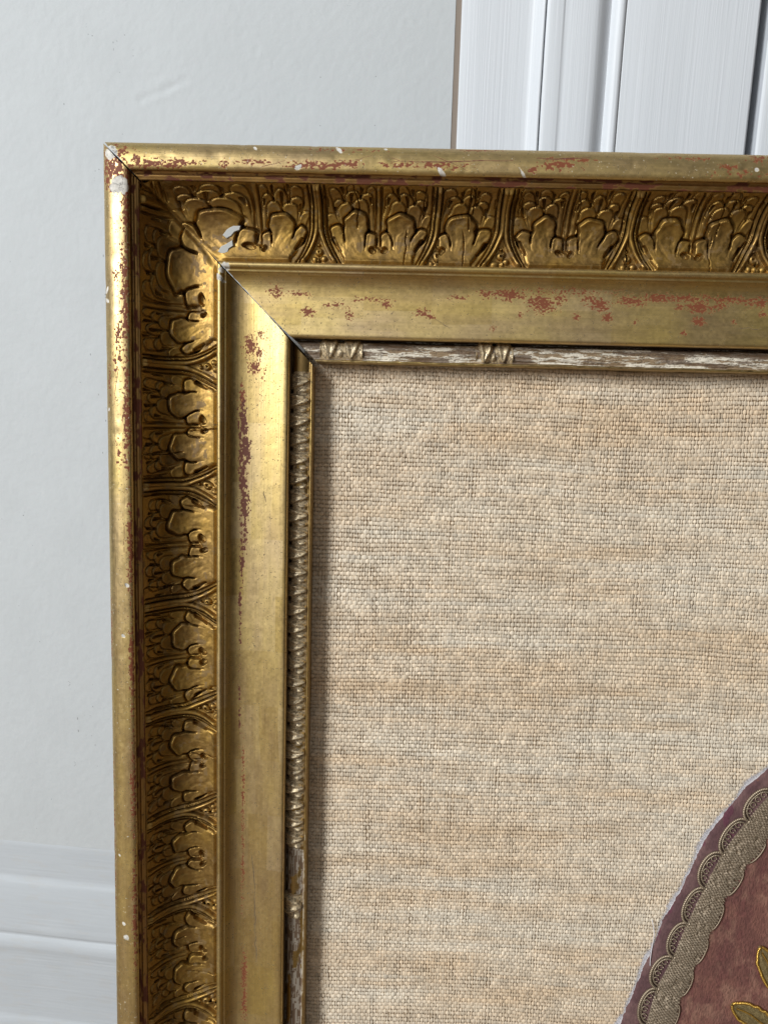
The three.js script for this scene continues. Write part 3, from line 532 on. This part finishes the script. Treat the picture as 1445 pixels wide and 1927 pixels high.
  const braid = mesh('braid', grid(2400, 36, (i, j) => {
    const a = lo.getPoint(i), b = li.getPoint(i), q = i * N, wob = 0.14 * Math.abs(Math.sin(q * Math.PI)) * sstep(0.5, 1, j) - 0.05;
    const y = j + wob * j, sl = q * 14.3 + 0.35 * noise(q * 7, j * 5), thread = Math.sin(sl * 6.283 / 1.15) * Math.sin(j * 8.6 * 6.283 / 1.5 + 0.6 * noise(q * 5, 3)), cross = Math.sin(sl * 6.283 / 0.55 + j * 3);
    const glit = noise(q * 130, j * 30);
    const holes = sstep(0.55, 0.8, noise(q * 9 + 3, j * 7)) * 0.5;
    return [lerp(a.x, b.x, y), lerp(a.y, b.y, y), zb + 0.75 * Math.sqrt(Math.max(0.02, 1 - Math.pow(j * 2 - 1, 2) * 0.8)) + 0.30 * thread + 0.10 * cross + 0.10 * glit - holes, 0, 0];
  }), metalA, velvet);
  const coil = (pts, rad, turns) => {                   // a cord wound with fine wire: a tube with a turned surface
    const c = new THREE.CatmullRomCurve3(pts), n = turns * 3, fr2 = c.computeFrenetFrames(n, false);
    return grid(n, 7, (i, j, ii) => { const p = c.getPoint(i), a = j * Math.PI * 2, rr = rad * (1 + 0.28 * Math.cos(ii / 3 * Math.PI * 2)), N2 = fr2.normals[ii], B = fr2.binormals[ii]; return [p.x + rr * (N2.x * Math.cos(a) + B.x * Math.sin(a)), p.y + rr * (N2.y * Math.cos(a) + B.y * Math.sin(a)), p.z + rr * (N2.z * Math.cos(a) + B.z * Math.sin(a))]; });
  };
  for (let k = 0; k < N; k++) {
    const A = meet[k], B = meet[k + 1], mid = A.clone().add(B).multiplyScalar(0.5), dir = B.clone().sub(A), len = dir.length(); dir.normalize();
    const out = new THREE.Vector3(dir.y, -dir.x, 0);     // away from the velvet's middle
    const ctr = li.getPoint((k + 0.5) / N); if (out.dot(mid.clone().sub(ctr)) < 0) out.negate();
    const vr = rng(100 + k), hgt = 5.0 + 1.0 * vr(), skew = 0.8 * (vr() - 0.2);
    const arcP = (sc, z, n = 16) => [...Array(n + 1)].map((_, i) => { const a = Math.PI * i / n, c = -Math.cos(a), s = Math.pow(Math.sin(a), 0.8); return mid.clone().addScaledVector(dir, c * len * 0.5 * (0.96 * sc + 0.04) + skew * s * -1).addScaledVector(out, s * hgt * sc - 0.5).setZ(zb + z); });
    const parts = [coil(arcP(1.0, 0.55), 0.55, 30), coil(arcP(0.81, 0.35), 0.38, 26)];
    for (let l = 0; l < 4; l++) {
      const f = (l - 1.5) * 0.185, o = Math.sqrt(Math.max(0, 1 - Math.pow(f * 2.35, 2))) * hgt * 0.42 + 0.1, cpt = mid.clone().addScaledVector(dir, f * len - skew * 0.4).addScaledVector(out, o).setZ(zb + 0.35);
      const ring = [...Array(13)].map((_, i) => { const a = (i / 12 - 0.5) * Math.PI * 1.7; return cpt.clone().addScaledVector(out, Math.cos(a) * 1.0).addScaledVector(dir, Math.sin(a) * 0.95); });
      
      parts.push(coil(ring, 0.26, 16));
    }
    mesh('scallop', mergeGeometries(parts), metalB, braid);
    // small scallop on the inner side
    const C = meetIn[k], D = meetIn[k + 1], m2 = C.clone().add(D).multiplyScalar(0.5), d2 = D.clone().sub(C), l2 = d2.length(); d2.normalize();
    const small = [...Array(13)].map((_, i) => { const a = Math.PI * i / 12; return m2.clone().addScaledVector(d2, -Math.cos(a) * l2 * 0.36 + 0.5).addScaledVector(out, -Math.sin(a) * 1.7 + 0.4).setZ(zb + 0.3); });
    mesh('small_scallop', coil(small, 0.3, 26), metalB, braid);
  }
  // stray wires of the braid
  const wires = [], wr = rng(8);
  for (let k = 0; k < 1500; k++) {
    const i = wr(), j = wr(), a = lo.getPoint(i), b = li.getPoint(i), x = lerp(a.x, b.x, j), y = lerp(a.y, b.y, j), an = wr() * 6.3, l = 0.5 + 1.0 * wr();
    const z = zb + 0.85 * Math.sqrt(Math.max(0.05, 1 - Math.pow(j * 2 - 1, 2) * 0.8)) + 0.12;
    wires.push(new THREE.TubeGeometry(new THREE.CatmullRomCurve3([0, 0.5, 1].map((t) => new THREE.Vector3((x + Math.cos(an) * l * (t - 0.5)) * K, (y + Math.sin(an) * l * (t - 0.5)) * K, (z + 0.3 * Math.sin(t * 3.14)) * K))), 3, 0.055 * K, 3));
  }
  const wm = mesh('stray_wires', mergeGeometries(wires), new THREE.MeshStandardMaterial({ color: new THREE.Color().setRGB(0.46, 0.38, 0.27), metalness: 0.7, roughness: 0.5 }), braid); wm.userData.kind = 'stuff';

  // gold leaves worked on the velvet
  const leafGold = new THREE.MeshStandardMaterial({ color: new THREE.Color().setRGB(0.72, 0.45, 0.10), metalness: 0.9, roughness: 0.35 });
  const leafDull = matOf(paintMaps(128, 128, (x, y, p) => { const n = fbm(x * 14, y * 14, 3), f = fbm(x * 50, y * 50, 2); const l = 1 + 0.5 * n + 0.5 * f; p.r = 0.34 * l; p.g = 0.26 * l; p.b = 0.12 * l; p.metal = 0.6; p.rough = 0.5; p.bump = 0.5 + 0.5 * f; }), 0.0003);
  for (const [tip, end, wide] of [[[1428, 1780], [1475, 1892], 19], [[1375, 1888], [1478, 1948], 21]]) {
    const a = pix(tip[0], tip[1], 0), b = pix(end[0], end[1], 0), dx = b[0] - a[0], dy = b[1] - a[1], L = Math.hypot(dx, dy), ux = dx / L, uy = dy / L, W = wide * 0.21;
    const width = (t) => W * Math.pow(Math.sin(Math.PI * Math.pow(t, 0.72)), 0.85);
    const leaf = mesh('gold_leaf', grid(60, 16, (i, j) => { const c = (j * 2 - 1) * width(i), s = i * L + 0.5 * noise(i * 9, 3); return [a[0] + ux * s - uy * c, a[1] + uy * s + ux * c, 1.4 + 0.9 * Math.sqrt(Math.max(0, 1 - Math.pow(j * 2 - 1, 2))) - 0.5 * sstep(0.2, 0, Math.abs(j - 0.5)) + 0.12 * noise(i * 30, j * 8), i, j]; }), leafDull, velvet);
    const rimP = []; for (let k = 0; k <= 40; k++) { const t = k / 40; for (const sg of [1]) rimP.push([t, sg]); } for (let k = 40; k >= 0; k--) rimP.push([k / 40, -1]);
    const rim = rimP.map(([t, sg]) => { const c = sg * (width(t) + 0.3 * noise(t * 14, sg * 7)); return new THREE.Vector3(a[0] + ux * t * L - uy * c, a[1] + uy * t * L + ux * c, 1.9); });
    mesh('cord_edge', coil(rim, 0.55, 110), leafGold, leaf);
    const vein = [0.08, 0.3, 0.55, 0.8].map((t, k) => new THREE.Vector3(a[0] + ux * t * L - uy * (k % 2 ? 0.4 : -0.3), a[1] + uy * t * L + ux * (k % 2 ? 0.4 : -0.3), 2.15));
    mesh('vein', coil(vein, 0.3, 40), leafGold, leaf);
  }
}

// ---------------------------------------------------------------- wall and woodwork behind
const WZ = -0.0665;                                    // wall plane, metres
const eyeW = camera.position.clone();
function wallPix(px, py, z = WZ) {                     // photo pixel -> x, y (mm) on the wall
  tmpV.set((px - PX) / FOCAL, -(py - PY) / FOCAL, -1).applyQuaternion(camera.quaternion);
  const t = (z - eyeW.z) / tmpV.z; return [(eyeW.x + tmpV.x * t) / K, (eyeW.y + tmpV.y * t) / K];
}
const wz = WZ / K;
const XW = (px) => wallPix(px, 140)[0], YW = (py) => wallPix(108, py)[1];
const paint = [0.55, 0.568, 0.575];
const plasterMat = matOf(paintMaps(1024, 1024, (x, y, p) => {
  const X = x * 300, Y = y * 300, n = fbm(X * 0.35, Y * 0.3, 4), b = fbm(X * 0.06, Y * 0.05, 4), c = fbm(X * 0.9, Y * 0.9, 2), t = 1 + 0.03 * b + 0.015 * n;
  p.r = paint[0] * t; p.g = paint[1] * t; p.b = paint[2] * t; p.rough = 0.82 + 0.1 * n; p.bump = 0.5 + 0.55 * n + 0.45 * b + 0.12 * c;
  const sp = sstep(1.46, 1.52, noise(X * 0.33 + 3, Y * 0.33) + 0.6 * noise(X * 1.7, Y * 1.7)); mixTo(p, [0.1, 0.1, 0.1], sp * 0.8);
}), 0.00013);
plasterMat.metalness = 0; plasterMat.metalnessMap = null;
const woodPaint = matOf(paintMaps(1024, 512, (x, y, p) => {
  const X = x * 120, Y = y * 300, s = fbm(X * 1.5 + 0.5 * noise(X * 0.2, Y * 0.02), Y * 0.018, 4), f = fbm(X * 4.5, Y * 0.03 + 9, 3), b = fbm(X * 0.1, Y * 0.02, 3), t = 1 + 0.03 * s + 0.03 * b;
  p.r = 0.68 * t; p.g = 0.70 * t; p.b = 0.73 * t; p.rough = 0.5 + 0.1 * s; p.bump = 0.5 + 0.5 * s + 0.3 * f;
}), 0.00008);
woodPaint.metalness = 0; woodPaint.metalnessMap = null;
const dirtMat = new THREE.MeshStandardMaterial({ color: new THREE.Color().setRGB(0.27, 0.22, 0.18), roughness: 0.95 });
const wall = group('wall', 'white painted plaster wall behind the frame', 'wall', false, 'structure');
const seamX = XW(857), wallTop = 900, wallLeft = -1500;
// dents and scars in the plaster: [px, py, px, py, width mm, depth mm]
const scars = [[265, 188, 350, 150, 2.0, 0.22], [480, 98, 488, 88, 1.4, 0.2], [300, 178, 335, 160, 1.2, 0.2], [762, 40, 772, 40, 0.8, 0.3]].map(([a, b, c, d, w, h]) => [...wallPix(a, b), ...wallPix(c, d), w, h]);
const skirtTop = YW(1594);
mesh('plaster', grid(360, 420, (i, j) => {
  const x = i < 0.12 ? lerp(wallLeft, -330, i / 0.12) : lerp(-330, seamX - 1.0, (i - 0.12) / 0.88), y = j > 0.9 ? lerp(620 + 90, wallTop, (j - 0.9) / 0.1) : lerp(skirtTop - 3, 710, j / 0.9);
  let z = 0.4 * fbm(x * 0.012, y * 0.011, 3);
  for (const [a, b, c, d, w, h] of scars) { const dx = c - a, dy = d - b, t = clamp(((x - a) * dx + (y - b) * dy) / (dx * dx + dy * dy)), e = Math.hypot(x - a - t * dx, y - b - t * dy) / w; if (e < 3) z += h * (0.6 * Math.exp(-Math.pow(e - 1.2, 2) * 3) - Math.exp(-e * e * 2)); }
  return [x, y, wz + z, x / 300, y / 300];
}), plasterMat, wall);
// horizontal mouldings low on the wall, from the plaster down: [photo row, mm proud]
const low = [[1590, 0], [1594, 0.3], [1600, 0.45], [1650, 0.7], [1655, 1.0], [1660, 1.8], [1668, 2.7], [1700, 4.2], [1738, 5.6], [1745, 5.8], [1748, 5.5], [1751, 5.0], [1754, 5.2], [1758, 6.1], [1766, 6.9], [1774, 6.9], [1780, 6.5], [1788, 6.3], [1850, 6.4], [1896, 6.6], [1901, 7.3], [1908, 8.1], [1925, 8.9], [1930, 8.6], [1990, 9], [2600, 10]].map(([r, z]) => [YW(r), z]);
low.push([-1, 10]);
const skirting = group('skirting_board', 'white painted skirting board with stepped mouldings at the foot of the wall', 'skirting board', false, 'structure');
const skirtPaint = matOf(paintMaps(512, 512, (x, y, p) => {
  const X = x * 300, Y = y * 300, s = fbm(X * 0.03, Y * 0.9, 4), b = fbm(X * 0.05, Y * 0.09 + 7, 4), t = 1 + 0.03 * b + 0.02 * s; p.r = 0.525 * t; p.g = 0.55 * t; p.b = 0.575 * t; p.rough = 0.45; p.bump = 0.5 + 0.5 * s;
  const d = sstep(0.25, 0.42, fbm(X * 0.10 + 50, Y * 0.45, 4)); mixTo(p, [0.52, 0.48, 0.43], d * 0.15);
}), 0.00012); skirtPaint.metalness = 0; skirtPaint.metalnessMap = null;
mesh('moulding', grid(120, low.length - 1, (i, j, ii, jj) => { const x = lerp(wallLeft, seamX - 0.9, i), [y, z] = low[jj], n = jj > 1 ? 0.5 * noise(x * 0.03, jj * 0.13) : 0; return [x, y + n, wz + z + 0.2 * noise(x * 0.05 + 8, jj * 0.2), x / 300, y / 300]; }, true), skirtPaint, skirting);

// upright woodwork to the right: each board or strip has its own section, [photo column, mm proud]
const casing = group('door_casing', 'white painted upright boards and moulding strips beside the plaster wall', 'woodwork', false, 'structure');
const upright = (name, sec, mat = woodPaint, wobble = 0.12) => mesh(name, grid(sec.length - 1, 90, (i, j, ii) => { const [px, z] = sec[ii], y = lerp(-1, wallTop, j), x = XW(px); return [x + wobble * fbm(y * 0.02, px * 0.01, 3) * 2, y, wz + z + wobble * noise(y * 0.03, px * 0.02), x / 120, y / 300]; }), mat, casing);
upright('seam_filler', [[848, -0.1], [857, -0.3], [868, -0.2]], dirtMat);
upright('board', [[863, -0.9], [864.5, 0.2], [866, 0.8], [900, 0.9], [985, 0.9], [992, 0.7], [999, 1.1], [1006, 2.6], [1013, 4.2], [1016.5, 4.5], [1018, 3.8], [1018.4, 1.0]]);
upright('moulding', [[1019.6, 1.0], [1020, 4.2], [1021.5, 4.7], [1030, 4.9], [1049, 4.9], [1052, 4.5], [1055, 4.2], [1060, 4.4], [1085, 4.6], [1108, 4.5], [1116, 4.0], [1124, 2.9], [1131, 1.3], [1136, 0.1], [1140, -0.3]]);
upright('panel_bead', [[1136, -0.6], [1141, -0.3], [1146, 1.2], [1152, 2.2], [1159, 2.5], [1164, 2.2], [1166, 1.6]]);
upright('panel', [[1165, 0.6], [1170, 1.6], [1230, 1.7], [1300, 1.7], [1410, 1.7], [1414, 1.4], [1416, 0.6], [1416.5, -45]]);
upright('recess', [[1410, -45], [1450, -45]], woodPaint, 0);
upright('stile', [[1434, -45], [1434.5, 0.8], [1435, 1.7], [1445, 1.9], [1600, 1.9], [1900, 1.9], [3200, 1.9]]);

// ---------------------------------------------------------------- floor the frame stands on
const floor = new THREE.BoxGeometry(3.2, 0.04, 2.4); floor.translate(0, -0.021, 1.12);
const fl = mesh('floor', floor, new THREE.MeshStandardMaterial({ color: new THREE.Color().setRGB(0.24, 0.175, 0.12), roughness: 0.6 }), scene);
fl.userData = { label: 'brown wooden floor under the frame', category: 'floor', kind: 'structure' };

renderer.render(scene, camera);
